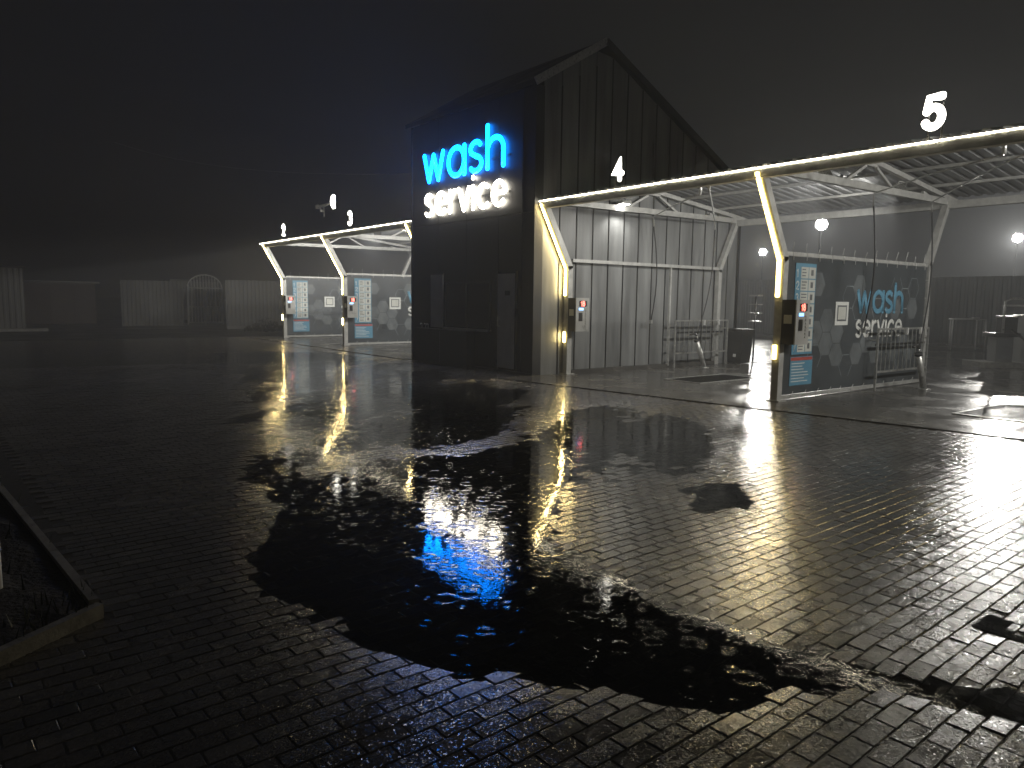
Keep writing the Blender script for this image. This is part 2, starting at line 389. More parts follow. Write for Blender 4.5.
hx, hy = (PW - JT) / 2, (PL - JT) / 2; bv = 0.0035
def brick_profile():
    v = []
    for sx, sy in ((-1, -1), (1, -1), (1, 1), (-1, 1)): v.append((sx * (hx - bv), sy * (hy - bv), 0.0))
    for sx, sy in ((-1, -1), (1, -1), (1, 1), (-1, 1)): v.append((sx * hx, sy * hy, -0.0035))
    for sx, sy in ((-1, -1), (1, -1), (1, 1), (-1, 1)): v.append((sx * hx, sy * hy, -0.05))
    f = [(0, 1, 2, 3)] + [(4 + k, 4 + (k + 1) % 4, (k + 1) % 4, k) for k in range(4)] + [(8 + k, 8 + (k + 1) % 4, 4 + (k + 1) % 4, 4 + k) for k in range(4)]
    return np.array(v), np.array(f, dtype=object)
BV, BF = brick_profile()

# bed of the pavement follows the same dips
gx_, gy_ = np.meshgrid(np.arange(-30, 9.01, 0.13), np.arange(-9, 31.2, 0.13), indexing='ij')
GP = np.stack([gx_.ravel(), gy_.ravel()], 1); gz_ = height(GP) - 0.0042
nx_, ny_ = gx_.shape; idx = np.arange(nx_ * ny_).reshape(nx_, ny_)
fq = np.stack([idx[:-1, :-1], idx[1:, :-1], idx[1:, 1:], idx[:-1, 1:]], -1).reshape(-1, 4)
def np_mesh(name, v, quads, m):
    me = bpy.data.meshes.new(name); me.vertices.add(len(v)); me.vertices.foreach_set('co', np.asarray(v, np.float32).ravel())
    q = np.asarray(quads, np.int32); me.loops.add(q.size); me.loops.foreach_set('vertex_index', q.ravel())
    me.polygons.add(len(q)); me.polygons.foreach_set('loop_start', np.arange(0, q.size, 4, dtype=np.int32))
    me.polygons.foreach_set('use_smooth', np.zeros(len(q), bool)); me.update(calc_edges=True); me.validate(); me.materials.append(M[m]); return me
pav = bpy.data.objects.new('pavement', np_mesh('pavement', np.c_[GP, gz_], fq, 'bed')); COL.objects.link(pav)
tag(pav, 'yard of small wet rectangular pavers in running courses', kind='structure')

proj = np.array([project((p[0], p[1], 0)) for p in P])
infr = (proj[:, 0] > -10) & (proj[:, 0] < 1034) & (proj[:, 1] < 778) & (proj[:, 1] > 300) & (Z > WATER_Z - 0.004)
order = np.where(infr)[0]; order = order[np.argsort(D[order])][:300]
bme = []
for k in range(5):
    vv = BV.copy(); vv[:8, :2] += rng.normal(0, 0.0007, (8, 2)); vv[:4, 2] += rng.normal(0, 0.0004, 4)
    me = bpy.data.meshes.new('brick'); me.from_pydata([tuple(a) for a in vv], [], [tuple(a) for a in BF]); me.materials.append(M['brick1']); bme.append(me)
for i in order:
    o = bpy.data.objects.new('brick', bme[i % 5]); COL.objects.link(o); o.parent = pav
    o.location = (P[i, 0], P[i, 1], Z[i]); o.rotation_euler = (math.atan(GY[i]), -math.atan(GX[i]), PA + YW[i])
rest = np.setdiff1d(np.arange(len(P)), order)
c, s_ = np.cos(YW[rest]), np.sin(YW[rest])
lx = BV[None, :, 0] * c[:, None] - BV[None, :, 1] * s_[:, None]; ly = BV[None, :, 0] * s_[:, None] + BV[None, :, 1] * c[:, None]
jit = rng.normal(0, 0.0006, (len(rest), 12)); jit[:, 8:] = 0
vz = Z[rest][:, None] + BV[None, :, 2] + GX[rest][:, None] * lx + GY[rest][:, None] * ly + jit * 0.5
vx = P[rest, 0][:, None] + lx * UX[0] + ly * UY[0]; vy = P[rest, 1][:, None] + lx * UX[1] + ly * UY[1]
vv = np.stack([vx, vy, vz], -1).reshape(-1, 3)
bf = np.array([list(f) for f in BF], np.int64); ff = (bf[None] + (np.arange(len(rest)) * 12)[:, None, None]).reshape(-1, 4)
me = np_mesh('brick_field', vv, ff, 'brickn')
at = me.attributes.new('tone', 'FLOAT', 'POINT'); at.data.foreach_set('value', np.repeat(TONE[rest], 12).astype(np.float32))
o = bpy.data.objects.new('brick_field', me); COL.objects.link(o); o.parent = pav; o['kind'] = 'stuff'

# rain water standing in the dips of the pavement
def pool(name, k, grow, m, label, z=WATER_Z):
    poly = POOLS[k][0]; lo, hi = poly.min(0) - grow, poly.max(0) + grow
    a, b = np.meshgrid(np.arange(lo[0], hi[0], .12), np.arange(lo[1], hi[1], .12), indexing='ij')
    pts = np.stack([a.ravel(), b.ravel()], 1); ok = signed_dist(pts, poly) > -grow
    ok = ok.reshape(a.shape); ix = np.arange(a.size).reshape(a.shape)
    cell = ok[:-1, :-1] & ok[1:, :-1] & ok[1:, 1:] & ok[:-1, 1:]
    q = np.stack([ix[:-1, :-1], ix[1:, :-1], ix[1:, 1:], ix[:-1, 1:]], -1)[cell]
    me = np_mesh(name, np.c_[pts, np.full(len(pts), z)], q, m)
    o = bpy.data.objects.new(name, me); COL.objects.link(o); tag(o, label, kind='structure'); return o
pool('puddle', 0, 0.28, 'water', 'large dark rain puddle reflecting the blue and white sign')
pool('puddle', 1, 0.14, 'stream', 'narrow rain rivulet crossing the pavers at lower right', WATER_Z - 0.001)
pool('puddle', 2, 0.25, 'film', 'smooth shallow puddle mirroring the grey bay wall', WATER_Z + 0.0005)
pool('puddle', 3, 0.4, 'film2', 'rippled sheet of rain water below the far left bays', WATER_Z + 0.0008)
pool('puddle', 4, 0.15, 'film', 'small dark puddle beside the yellow reflection', WATER_Z + 0.001)
pool('puddle', 5, 0.04, 'water', 'small puddle between pavers at the right edge', WATER_Z + 0.003)

for poly, nm, lb in ((SLAB_R, 'bay_floor', 'wet concrete floor under the right canopy'), (SLAB_L, 'bay_floor', 'wet concrete floor under the left canopy')):
    mb = MB(); n = len(poly); top = [(x, y, 0.012) for x, y in poly]; bot = [(x, y, -0.05) for x, y in poly]
    mb.poly(top)
    for k in range(n): mb.poly([bot[k], bot[(k + 1) % n], top[(k + 1) % n], top[k]])
    tag(mb.build(nm, 'slab'), lb, kind='structure')

# kerbed planting bed at the left edge
bed = thing('planting_bed', (-4.02, .56, 0), 'kerbed planting bed with dark soil at the left edge', 'planting bed')
dn = Vector((.31, -.45, 0)).normalized(); dl = Vector((-3.4, -.27, 0)).normalized()
def kerb_run(d, count, inward):
    for k in range(count):
        a = d * (k * .96 + 0.004) ; b = d * (k * .96 + .95)
        mb = MB(); off = inward * .025
        mb.bar(Vector(a) + off + Vector((0, 0, -.01)), Vector(b) + off + Vector((0, 0, -.01)), .045, .16, inward)
        mb.build('kerb', 'kerb', bed)
inn = Vector((dn.y, -dn.x, 0)); inn = inn if inn.dot(dl) > 0 else -inn
inl = Vector((dl.y, -dl.x, 0)); inl = inl if inl.dot(dn) > 0 else -inl
kerb_run(dn, 4, inn); 
for k in range(9):
    a = dl * (.1 + k * .96); b = dl * (.1 + k * .96 + .95); mb = MB()
    mb.bar(a + inl * .025 + Vector((0, 0, -.012)), b + inl * .025 + Vector((0, 0, -.012)), .045, .156, inl); mb.build('kerb', 'kerb', bed)
mb = MB(); a = dn * .06 + dl * .06
nG = 26
pts = [[dn * (.04 + 3.6 * i / nG) + dl * (.05 + 8.4 * j / nG) for j in range(nG + 1)] for i in range(nG + 1)]
for i in range(nG):
    for j in range(nG):
        q = []
        for (p, r_) in ((i, j), (i + 1, j), (i + 1, j + 1), (i, j + 1)):
            v = pts[p][r_]; hsh = math.sin(p * 12.9898 + r_ * 78.233) * 43758.5; hsh -= math.floor(hsh)
            q.append((v.x, v.y, .03 + .03 * hsh))
        mb.poly(q)
mb.build('soil', 'soil', bed)
mb = MB()
for k in range(260):
    t = random.random() * 3; q = dn * (random.random() * .5 + .02) + dl * (random.random() * .35 + .02) if k < 60 else dn * (random.random() * 3) + dl * (random.random() * 6 + .1)
    h_ = .04 + random.random() * .06; a_ = random.random() * 6.28; w_ = Vector((math.cos(a_), math.sin(a_), 0)) * .006
    tip = Vector((q.x + random.uniform(-.03, .03), q.y + random.uniform(-.03, .03), .045 + h_))
    mb.poly([(q.x - w_.x, q.y - w_.y, .04), (q.x + w_.x, q.y + w_.y, .04), tuple(tip)])
gr = mb.build('weeds', 'leaf', bed); gr['kind'] = 'stuff'
px_, py_ = ground_at(-3, 588, .05)
mk = thing('marker_post', (px_, py_, .045), 'short white marker post standing in the planting bed', 'post')
MB().tube([(0, 0, -.04), (0, 0, .26), (0, 0, .275)], [.026, .026, .018], 10).build('shaft', 'white', mk)
MB().tube([(0, 0, .20), (0, 0, .225)], .029, 10).build('band', 'greyprint', mk)

# ------------------------------------------------------------------ wash building
bld = thing('wash_building', (BX0, BY0, 0), 'black clad wash building carrying the glowing sign', 'building')
bw, bd, eave = BX1 - BX0, BY1 - BY0, 5.95; ridge_y = 1.85; ridge = eave + ridge_y * .6
def gable(y): return eave + y * .6 if y < ridge_y else ridge - (y - ridge_y) * .5
# front cladding cassettes
for k in range(4):
    x0 = bw * k / 4; x1 = bw * (k + 1) / 4
    MB().box(x0 + .006, x1 - .006, 0, .08, 0.05, 3.42).build('wall_panel', 'black', bld)
    MB().box(x0 + .006, x1 - .006, 0, .08, 3.435, eave).build('wall_panel', 'black', bld)
MB().box(.0, bw, .081, .2, 0, eave).build('wall_core', 'blackseam', bld)
MB().box(-.0, bw, -.015, .08, 0, .048).build('plinth', 'blackseam', bld)
MB().box(bw - .02, bw + .03, -.03, .2, 0, eave).build('corner_trim', 'black', bld)
MB().box(-.03, .02, -.03, .2, 0, eave).build('corner_trim', 'black', bld)
MB().box(bw - .42, bw - .405, -.012, -.001, .06, eave).build('joint_trim', 'blackseam', bld)
# side wall facing bay 4: upright panels with standing seams, up to the gable
npn = 14; pw = (bd - .2) / npn
for side, xs, m_ in ((1, bw, 'greywall'), (-1, 0, 'greywall')):
    for k in range(npn):
        y0 = .2 + k * pw; y1 = y0 + pw
        h0 = gable(y0); h1 = gable(y1)
        t = .03; xa, xb = (xs - t, xs) if side > 0 else (xs, xs + t)
        a, b = y0 + .012, y1 - .012
        MB().quad_box([(xa, a, 0), (xb, a, 0), (xb, b, 0), (xa, b, 0), (xa, a, h0), (xb, a, h0), (xb, b, h1), (xa, b, h1)]).build('wall_panel', m_, bld)
        xr = xs + side * .018
        MB().box(min(xs - side * .03, xr), max(xs - side * .03, xr), y1 - .011, y1 + .011, 0, min(h0, h1) - .02).build('standing_seam', 'dark', bld)
    MB().box(xs - .06 if side > 0 else xs + .031, xs - .031 if side > 0 else xs + .06, .2, bd - .1, 0, gable(bd) - .1).build('wall_core', 'blackseam', bld)
MB().box(0, bw, bd - .1, bd, 0, gable(bd) - .08).build('wall_core', 'greywall', bld)
for sgn in (0, 1):
    ya, yb = (-.12, ridge_y) if sgn == 0 else (bd + .12, ridge_y); za = (eave if sgn == 0 else gable(bd)) - .02; zb = ridge + .05
    mb = MB(); mb.quad_box([(-.15, ya, za), (bw + .1, ya, za), (bw + .1, yb, zb), (-.15, yb, zb), (-.15, ya, za + .1), (bw + .1, ya, za + .1), (bw + .1, yb, zb + .1), (-.15, yb, zb + .1)])
    rf = mb.build('roof', 'black', bld)
    MB().bar((bw + .112, ya, za + .05), (bw + .112, yb, zb + .05), .02, .16).build('verge_flashing', 'galv' if sgn == 0 else 'black', rf)  # rear slope's metal flashing coloured black to paint it as unlit
# door, windows on the front, all in building coordinates
def fx(X): return X - BX0
d_ = MB().box(fx(-13.2), fx(-12.58), -.045, -.002, .10, 2.17).build('door', 'door', bld)
MB().box(fx(-13.25), fx(-13.203), -.05, -.001, .08, 2.22).build('door_frame', 'blackseam', d_)
MB().box(fx(-12.577), fx(-12.53), -.05, -.001, .08, 2.22).build('door_frame', 'blackseam', d_)
for z in (.32, .75, 1.18, 1.6): MB().box(fx(-13.12), fx(-12.66), -.052, -.046, z, z + .36).build('door_panel', 'door', d_)
MB().tube([(fx(-13.12), -.05, 1.02), (fx(-13.12), -.1, 1.02), (fx(-13.12), -.1, 1.18), (fx(-13.12), -.05, 1.18)], .014, 8).build('handle', 'galv', d_)
MB().box(fx(-12.92), fx(-12.74), -.06, -.053, 1.70, 1.80).build('name_plate', 'dark', d_)
w_ = MB().box(fx(-16.06), fx(-15.5), -.03, -.002, .9, 2.2).build('window', 'door', bld)
MB().box(fx(-16.09), fx(-15.47), -.04, -.001, 2.203, 2.24).build('window_frame', 'blackseam', w_)
MB().box(fx(-16.09), fx(-15.47), -.06, -.001, .86, .897).build('sill', 'blackseam', w_)
w_ = MB().box(fx(-15.35), fx(-13.55), -.02, -.002, .95, 1.95).build('window', 'glass', bld)
for a, b in ((-15.41, -15.353), (-14.50, -14.44), (-13.547, -13.49)): MB().box(fx(a), fx(b), -.035, -.001, .92, 1.98).build('window_frame', 'blackseam', w_)
MB().box(fx(-15.41), fx(-13.49), -.036, -.0005, 1.983, 2.03).build('window_frame', 'blackseam', w_)
MB().box(fx(-15.41), fx(-13.49), -.08, -.0005, .87, .917).build('sill', 'galv', w_)
# low dark counter with small metal fittings in front of the facade
ct = thing('outdoor_counter', (-15.0, 9.45, 0), 'low black counter with small metal fittings against the black facade', 'counter')
MB().box(-1.35, .95, .10, .34, .06, .84).build('cabinet', 'black', ct)
MB().box(-1.38, .98, .07, .35, .842, .87).build('countertop', 'dark', ct)
MB().box(-1.3, .9, .13, .33, -.02, .06).build('plinth', 'dark', ct)
for k, x in enumerate((-1.2, -1.02, -.9)):
    MB().tube([(x, .2, .86), (x, .2, .97), (x + .03, .15, .99), (x + .07, .11, .96)], .013, 6).build('tap', 'galv', ct)
for x in (-.2,): MB().box(x - .004, x + .004, .094, .0985, .08, .82).build('door_gap', 'greyprint', ct)

# glowing sign
sg = thing('illuminated_sign', (-14.6, 9.8, 4.4), 'glowing sign reading wash in blue over service in white on the black facade', 'sign')
gap = .25
wsz = .64; tw = text_width('wash', .30); sq = 3.28 / (tw * wsz)
letters('wash', (-16.32 + 14.6, 0, .10), (1, 0, 0), wsz, .057, .30, 'sign_b', sg, .55, squeeze=sq)
ssz = .50; tw = text_width('service', .34); sq = 3.30 / (tw * ssz)
letters('service', (-16.27 + 14.6, 0, -.73), (1, 0, 0), ssz, .045, .34, 'sign_w', sg, .6, squeeze=sq)
for zz in (.30, -.47): MB().box(-1.75, 1.75, .028, .046, zz - .02, zz + .02).build('mounting_rail', 'blackseam', sg)

# ------------------------------------------------------------------ canopies
def corr_mesh(name, width, length, amp, pitch, m, vertical=False):
    """trapezoid ribbed sheet; width along x, length along y (or z when vertical)"""
    mb = MB(); xs = []; n = max(1, round(width / pitch)); p = width / n
    for k in range(n): xs += [(k * p, 0), (k * p + p * .30, 0), (k * p + p * .42, amp), (k * p + p * .72, amp), (k * p + p * .84, 0)]
    xs.append((width, 0))
    for (xa, a), (xb, b) in zip(xs, xs[1:]):
        if vertical: mb.poly([(xa, -a, 0), (xb, -b, 0), (xb, -b, length), (xa, -a, length)])
        else: mb.poly([(xa, 0, a), (xb, 0, b), (xb, length, b), (xa, length, a)])
    me = bpy.data.meshes.new(name); me.from_pydata(mb.v, [], mb.f); me.materials.append(M[m]); return me
ROOF_ME = corr_mesh('roof_sheet', 0.92, 6.85, .03, .23, 'roof')

def canopy(Xs, x0, x1, label, skip_front=()):
    c = thing('wash_bay_canopy', (Xs[0], YF, 0), label, 'canopy')
    ox = Xs[0]
    for X in Xs:
        x = X - ox
        p = [(x, 0, 0), (x, 0, 2.30), (x, -.72, 3.60)]
        mb = MB(); mb.bar(p[0], (x, 0, 2.34), .13, .13); mb.bar((x, .02, 2.28), p[2], .13, .13); mb.build('front_post', 'steel', c)
        MB().box(x - .12, x + .12, -.1, .12, .012, .03).build('foot_plate', 'steel', c)
        # light strip up the post front, over an added glowing band imitating its bloom
        mb = MB(); mb.bar((x - .02, -.075, 1.70), (x - .02, -.075, 2.29), .075, .018); mb.bar((x - .02, -.074, 2.285), (x - .02, -.792, 3.575), .075, .018)
        ch = mb.build('led_bloom_band', 'bloom_band', c)
        mb = MB(); mb.bar((x - .012, -.088, 1.71), (x - .012, -.088, 2.29), .028, .008); mb.bar((x - .012, -.088, 2.29), (x - .012, -.803, 3.568), .028, .008)
        mb.build('led_strip', 'led', ch)
        ch = MB().bar((x - .02, -.075, .70), (x - .02, -.075, .93), .075, .018).build('led_bloom_band', 'bloom_band', c)
        MB().bar((x - .012, -.088, .71), (x - .012, -.088, .92), .028, .008).build('led_strip', 'led', ch)
        b = YB - YF
        mb = MB(); mb.bar((x, b, 0), (x, b, 2.44), .12, .12); mb.bar((x, b - .02, 2.38), (x, b + .62, 3.62), .12, .12); mb.build('back_post', 'steel', c)
        MB().bar((x, -.62, 3.66), (x, 5.95, 3.72), .09, .12).build('bottom_chord', 'steel', c)
        MB().bar((x, -.55, 3.60), (x, 2.62, 4.16), .088, .09).build('top_chord', 'steel', c)
        MB().bar((x, 6.25, 3.76), (x, 2.62, 4.16), .086, .088).build('top_chord', 'steel', c)
        for ya, yb in ((.55, .95), (1.75, 2.42), (3.50, 2.80), (5.1, 4.7)):
            MB().bar((x, ya, 3.72), (x, yb, 4.08 - abs(yb - 2.62) * .13), .05, .05).build('web', 'steel', c)
        MB().bar((x, 2.40, 4.085), (x, 2.83, 4.085), .05, .05).build('web', 'steel', c)
        # sway brace between post head and fascia beam
        MB().bar((x + .07, -.1, 3.70), (x + .75, -.62, 3.58), .04, .04, (0, 1, 0)).build('brace', 'galv', c)
        MB().bar((x + .09, 1.6, 3.92), (x + 1.5, -.45, 3.62), .04, .04, (0, 0, 1)).build('brace', 'galv', c)
    a, b = x0 - ox, x1 - ox
    MB().box(a, b, -.77, -.64, 3.49, 3.62).build('fascia_beam', 'steel', c)
    MB().box(a, b, -.780, -.772, 3.628, 3.648).build('led_strip', 'ledw', c)
    MB().box(a, b, -.772, -.60, 3.621, 3.64).build('drip_flashing', 'steel', c)
    MB().box(a, b, 5.78, 5.92, 3.58, 3.73).build('back_beam', 'steel', c)
    for y in (.35, 1.5, 2.62, 3.8, 5.1):
        z = 4.16 + .048 - abs(y - 2.62) * (.1767 if y < 2.62 else .110)
        MB().box(a + .02, b - .02, y - .03, y + .03, z, z + .05).build('purlin', 'steel', c)
    n = int((b - a) / .92)
    for k in range(n):
        for yy, zz, sl, ln in ((-.60, 3.705, math.atan(.1767), 3.22), (2.66, 4.265, -math.atan(.110), 3.75)):
            o = shared('roof_sheet', ROOF_ME, c, (a + .03 + k * .92, yy, zz)); o.rotation_euler.x = sl; o.scale.y = ln / 6.85
    return c
canR = canopy(XR, -11.97, -1.0, 'grey steel canopy over bays 4 and 5 outlined with warm light strips')
canL = canopy(XL, -28.9, -17.03, 'grey steel canopy over bays 2 and 3 at far left of building')

def flood_small(loc, to, power, label, group, lit=True):
    t = thing('bay_floodlight', loc, label, 'floodlight', group)
    d = (Vector(to) - Vector(loc)).normalized(); q = d.to_track_quat('Y', 'Z'); t.rotation_mode = 'QUATERNION'; t.rotation_quaternion = q
    MB().box(-.14, .14, -.03, .03, -.10, .10).build('housing', 'galv', t)
    MB().box(-.12, .12, .031, .036, -.08, .08).build('lens', 'lens_s', t)
    MB().tube([(-.15, 0, 0), (-.15, -.1, .08), (.15, -.1, .08), (.15, 0, 0)], .012, 6).build('bracket', 'steel', t)
    for k in range(5): MB().box(-.12 + k * .06 - .006, -.12 + k * .06 + .006, -.055, -.031, -.085, .085).build('cooling_fin', 'galv', t)
    l = bpy.data.lights.new('bay_floodlight', 'SPOT'); l.energy = power; l.spot_size = R(135); l.spot_blend = .6; l.shadow_soft_size = .08
    l.color = (1, .97, .90)
    o = bpy.data.objects.new('bulb', l); COL.objects.link(o); o.parent = t; o.location = (0, .06, 0); o.rotation_euler = (R(90), 0, 0)
    return t
GF = 'floodlights under the canopies'
for X, tgt, pw_, lb in ((XR[1], XR[0], 255, 'right'), (XR[2], XR[1], 255, 'far right'), (XL[1], XL[0], 400, 'left'), (XL[2], XL[1], 400, 'next to the black building')):
    for y, nn in ((12.0, 'front'), (14.75, 'rear')):
        frame = {'right': 'the truss above the yellow lit banner post', 'far right': 'the truss beyond the right picture edge', 'left': 'the middle truss of the far canopy', 'next to the black building': 'the far canopy truss against the black building'}[lb]
        flood_small((X - .12, y, 3.82), (tgt + .4, y, 0.9), pw_, 'small grey floodlight on %s, %s one' % (frame, nn), GF)
flood_small((XR[0] + .14, 12.2, 3.78), (XR[0] + .5, 12.2, 0), 60, 'small grey floodlight on the truss along the grey building wall', GF)

# bay numbers on the fascia
for ch, X, lb in (('2', -26.3, 'leftmost glowing white bay number 2 on the far canopy'), ('3', -20.85, 'glowing white bay number 3 on the far canopy'),
                  ('4', -9.72, 'glowing white bay number 4 above the grey walled bay'), ('5', -4.29, 'large glowing white bay number 5 above the banner bay')):
    t = thing('bay_number', (X, YF - .80, 3.98), lb, 'number sign', 'illuminated bay numbers')
    letters(ch, (-.11, 0, -.17), (1, 0, 0), .255, .05, .2, 'num', t, .5, name='digit')
    for x in (-.07, .09): MB().tube([(x, .03, -.345), (x, .03, .12)], .012, 6).build('bracket', 'dark', t)

# lamp on an outrigger above the far canopy
t = thing('outrigger_lamp', (-23.4, YF - .3, 4.36), 'bright lamp on a short arm above the far canopy', 'lamp')
MB().tube([(-.9, 0, .32), (.38, 0, .36)], .045, 8).build('arm', 'galv', t)
MB().tube([(-.5, 0, -.05), (-.5, 0, .33)], .03, 8).build('upright', 'galv', t)
MB().tube([(.42, -.05, .14), (.44, -.09, .25), (.45, -.10, .36), (.44, -.09, .47), (.42, -.05, .56)], [.05, .075, .085, .075, .05], 10).build('lamp_head', 'num', t)
MB().box(-1.05, -.85, -.06, .06, .26, .38).build('junction_box', 'white', t)
MB().box(-.72, -.62, -.05, .05, .12, .2).build('clamp', 'white', t)

# ------------------------------------------------------------------ partition with printed banner
def hex_pts(cy, cz, r, n=6): return [(cy + r * math.sin(R(60 * k + 30)) , cz + r * math.cos(R(60 * k + 30))) for k in range(n)]
def hexv(cy, cz, r): return [(cy + r * math.cos(R(60 * k)), cz + r * math.sin(R(60 * k))) for k in range(6)]
def partition(loc, label):
    t = thing('bay_partition', loc, label, 'partition', 'banner partitions between the bays'); L_ = YB - YF
    MB().box(-.018, .018, .08, L_ - .07, .10, 2.36).build('banner_sheet', 'banner', t)
    MB().bar((0, .07, 2.40), (0, L_ - .06, 2.40), .06, .06).build('top_rail', 'steel', t)
    MB().bar((0, .07, .06), (0, L_ - .06, .06), .06, .06).build('bottom_rail', 'steel', t)
    line = MB(); fill = MB(); rr = random.Random(5); r = .235; X = .0205
    for i in range(14):
        for j in range(6):
            cy = .35 + i * r * 1.5; cz = .30 + j * r * 1.732 + (i % 2) * r * .866
            if cy > L_ - .35 or cz > 2.1 or cz < .33: continue
            u = rr.random()
            if u < .26: fill.poly([(X, a, b) for a, b in hexv(cy, cz, r * .96)])
            elif u < .58:
                for k in range(6):
                    h1 = hexv(cy, cz, r * .975); h0 = hexv(cy, cz, r * .93)
                    if rr.random() < .85: line.poly([(X + .0015, *h1[k]), (X + .0015, *h1[(k + 1) % 6]), (X + .0015, *h0[(k + 1) % 6]), (X + .0015, *h0[k])])
    line.build('hexagon_outlines', 'hexline', t); fill.build('hexagons', 'hexfill', t)
    pb = MB().box(.019, .029, .34, .96, .76, 2.26).build('price_board', 'blueprint', t)
    for k in range(7):
        z1 = 2.20 - k * .203; z0 = z1 - .185
        MB().box(.0295, .032, .50, .72, z0, z1).build('price_cell', 'cell', pb); MB().box(.0295, .032, .735, .94, z0, z1).build('price_cell', 'cell', pb)
        letters(str(k + 1), (.0305, .375, z0 + .025), (0, 1, 0), .088, .014, .2, 'whiteprint', pb, .15, name='digit', nseg=6)
        mb = MB()
        for q in range(3): mb.box(.0322, .0335, .53, .53 + .16 * (0.6 + .4 * rr.random()), z1 - .05 - q * .05, z1 - .032 - q * .05)
        mb.box(.0322, .0335, .80, .87, z0 + .05, z1 - .04); mb.build('small_print', 'greyprint', pb)
    st = MB().box(.019, .027, .33, 1.0, .24, .72).build('info_sticker', 'blueprint', t)
    MB().box(.0275, .029, .34, .99, .655, .71).build('red_heading', 'redprint', st)
    mb = MB()
    for q in range(7): mb.box(.0275, .029, .37, .37 + .55 * (.55 + .45 * rr.random()), .60 - q * .05, .615 - q * .05)
    mb.build('small_print', 'whiteprint', st)
    cd_ = MB().box(.019, .026, 1.66, 2.10, 1.23, 1.64).build('white_card', 'whiteprint', t)
    MB().box(.0262, .0275, 1.72, 2.04, 1.30, 1.58).build('grey_field', 'greyprint', cd_)
    MB().box(.0277, .0285, 1.75, 2.01, 1.33, 1.55).build('inner_field', 'cell', cd_)
    tw = text_width('wash', .26); sz = .36
    letters('wash', (.022, 2.42, 1.47), (0, 1, 0), sz, .050, .26, 'blueprint', t, .08, squeeze=1.72 / (tw * sz), nseg=8)
    tw = text_width('service', .34); sz = .27
    letters('service', (.022, 2.42, 1.02), (0, 1, 0), sz, .036, .34, 'whiteprint', t, .1, squeeze=1.75 / (tw * sz), nseg=8)
    mb = MB()
    for k in range(13):
        y = .25 + k * (L_ - .45) / 12; l_ = rr.uniform(.04, .19)
        mb.tube([(0, y, 2.42), (.02, y + rr.uniform(-.03, .05), 2.43 + l_)], .006, 5); mb.tube([(.034, y, 2.30), (.036, y, 2.43)], .006, 5)
        mb.tube([(.035, y + .1, .03), (.05, y + .13 + rr.uniform(0, .06), .15)], .005, 5)
    for k in range(6):
        z = .3 + k * .36
        mb.tube([(.0, L_ - .1, z), (.09, L_ - .02, z + rr.uniform(-.02, .02)), (.03, L_ + .1, z)], .006, 5)
    o = mb.build('cable_ties', 'white', t); o['kind'] = 'stuff'
    return t
pt = partition((XR[1], YF, 0), 'dark hexagon banner partition with wash service print between bays 4 and 5')
copy_tree(pt, None, (XR[2], YF, 0), 'dark hexagon banner partition beyond the right picture edge')
copy_tree(pt, None, (XL[0], YF, 0), 'leftmost dark hexagon banner partition under the far canopy')
copy_tree(pt, None, (XL[1], YF, 0), 'dark hexagon banner partition beside the black building under the far canopy')

# rails along the grey wall of bay 4
wr = thing('wall_rail', (XR[0], YF, 0), 'grey horizontal rail and kerb along the grey bay wall', 'rail')
MB().bar((.03, .07, 2.46), (.03, 5.1, 2.46), .06, .07).build('rail', 'steel', wr)
MB().bar((.03, 3.28, .05), (.03, 3.28, 2.42), .045, .045).build('upright', 'steel', wr)
MB().box(-.06, .05, .1, 5.1, .012, .10).build('floor_kerb', 'slab', wr)

# mat rack, spray lance stand, boom
def mat_rack(loc, label):
    t = thing('mat_rack', loc, label, 'rack', 'car mat racks')
    for z in (.36, 1.15): MB().bar((0, 0, z), (0, 2.05, z), .035, .035).build('rail', 'galv', t)
    for y in (0, 2.05): MB().bar((0, y, .012), (0, y, 1.15), .035, .035).build('leg', 'galv', t)
    for k in range(11):
        y = .17 + k * .171; MB().bar((0, y, .38), (0, y, 1.13), .014, .014).build('bar', 'galv', t)
    for y in (.0, 2.05): MB().bar((0, y, .95), (-.16, y, .95), .03, .03, (0, 1, 0)).build('wall_bracket', 'galv', t)
    MB().box(-.06, -.02, .04, 2.0, .84, .88).build('drip_rail', 'dark', t)
    for y in (1.05, 1.62):
        cl = MB().box(.02, .06, y - .02, y + .02, 1.04, 1.17).build('mat_clip', 'white', t)
    return t
r4 = mat_rack((XR[0] + .22, YF + 3.3, 0), 'grey barred mat rack against the grey wall of bay 4')
copy_tree(r4, None, (XR[1] + .22, YF + 2.85, 0), 'grey barred mat rack in front of the service lettering')
copy_tree(r4, None, (XL[1] + .22, YF + 2.85, 0), 'grey barred mat rack at the far banner beside the building')

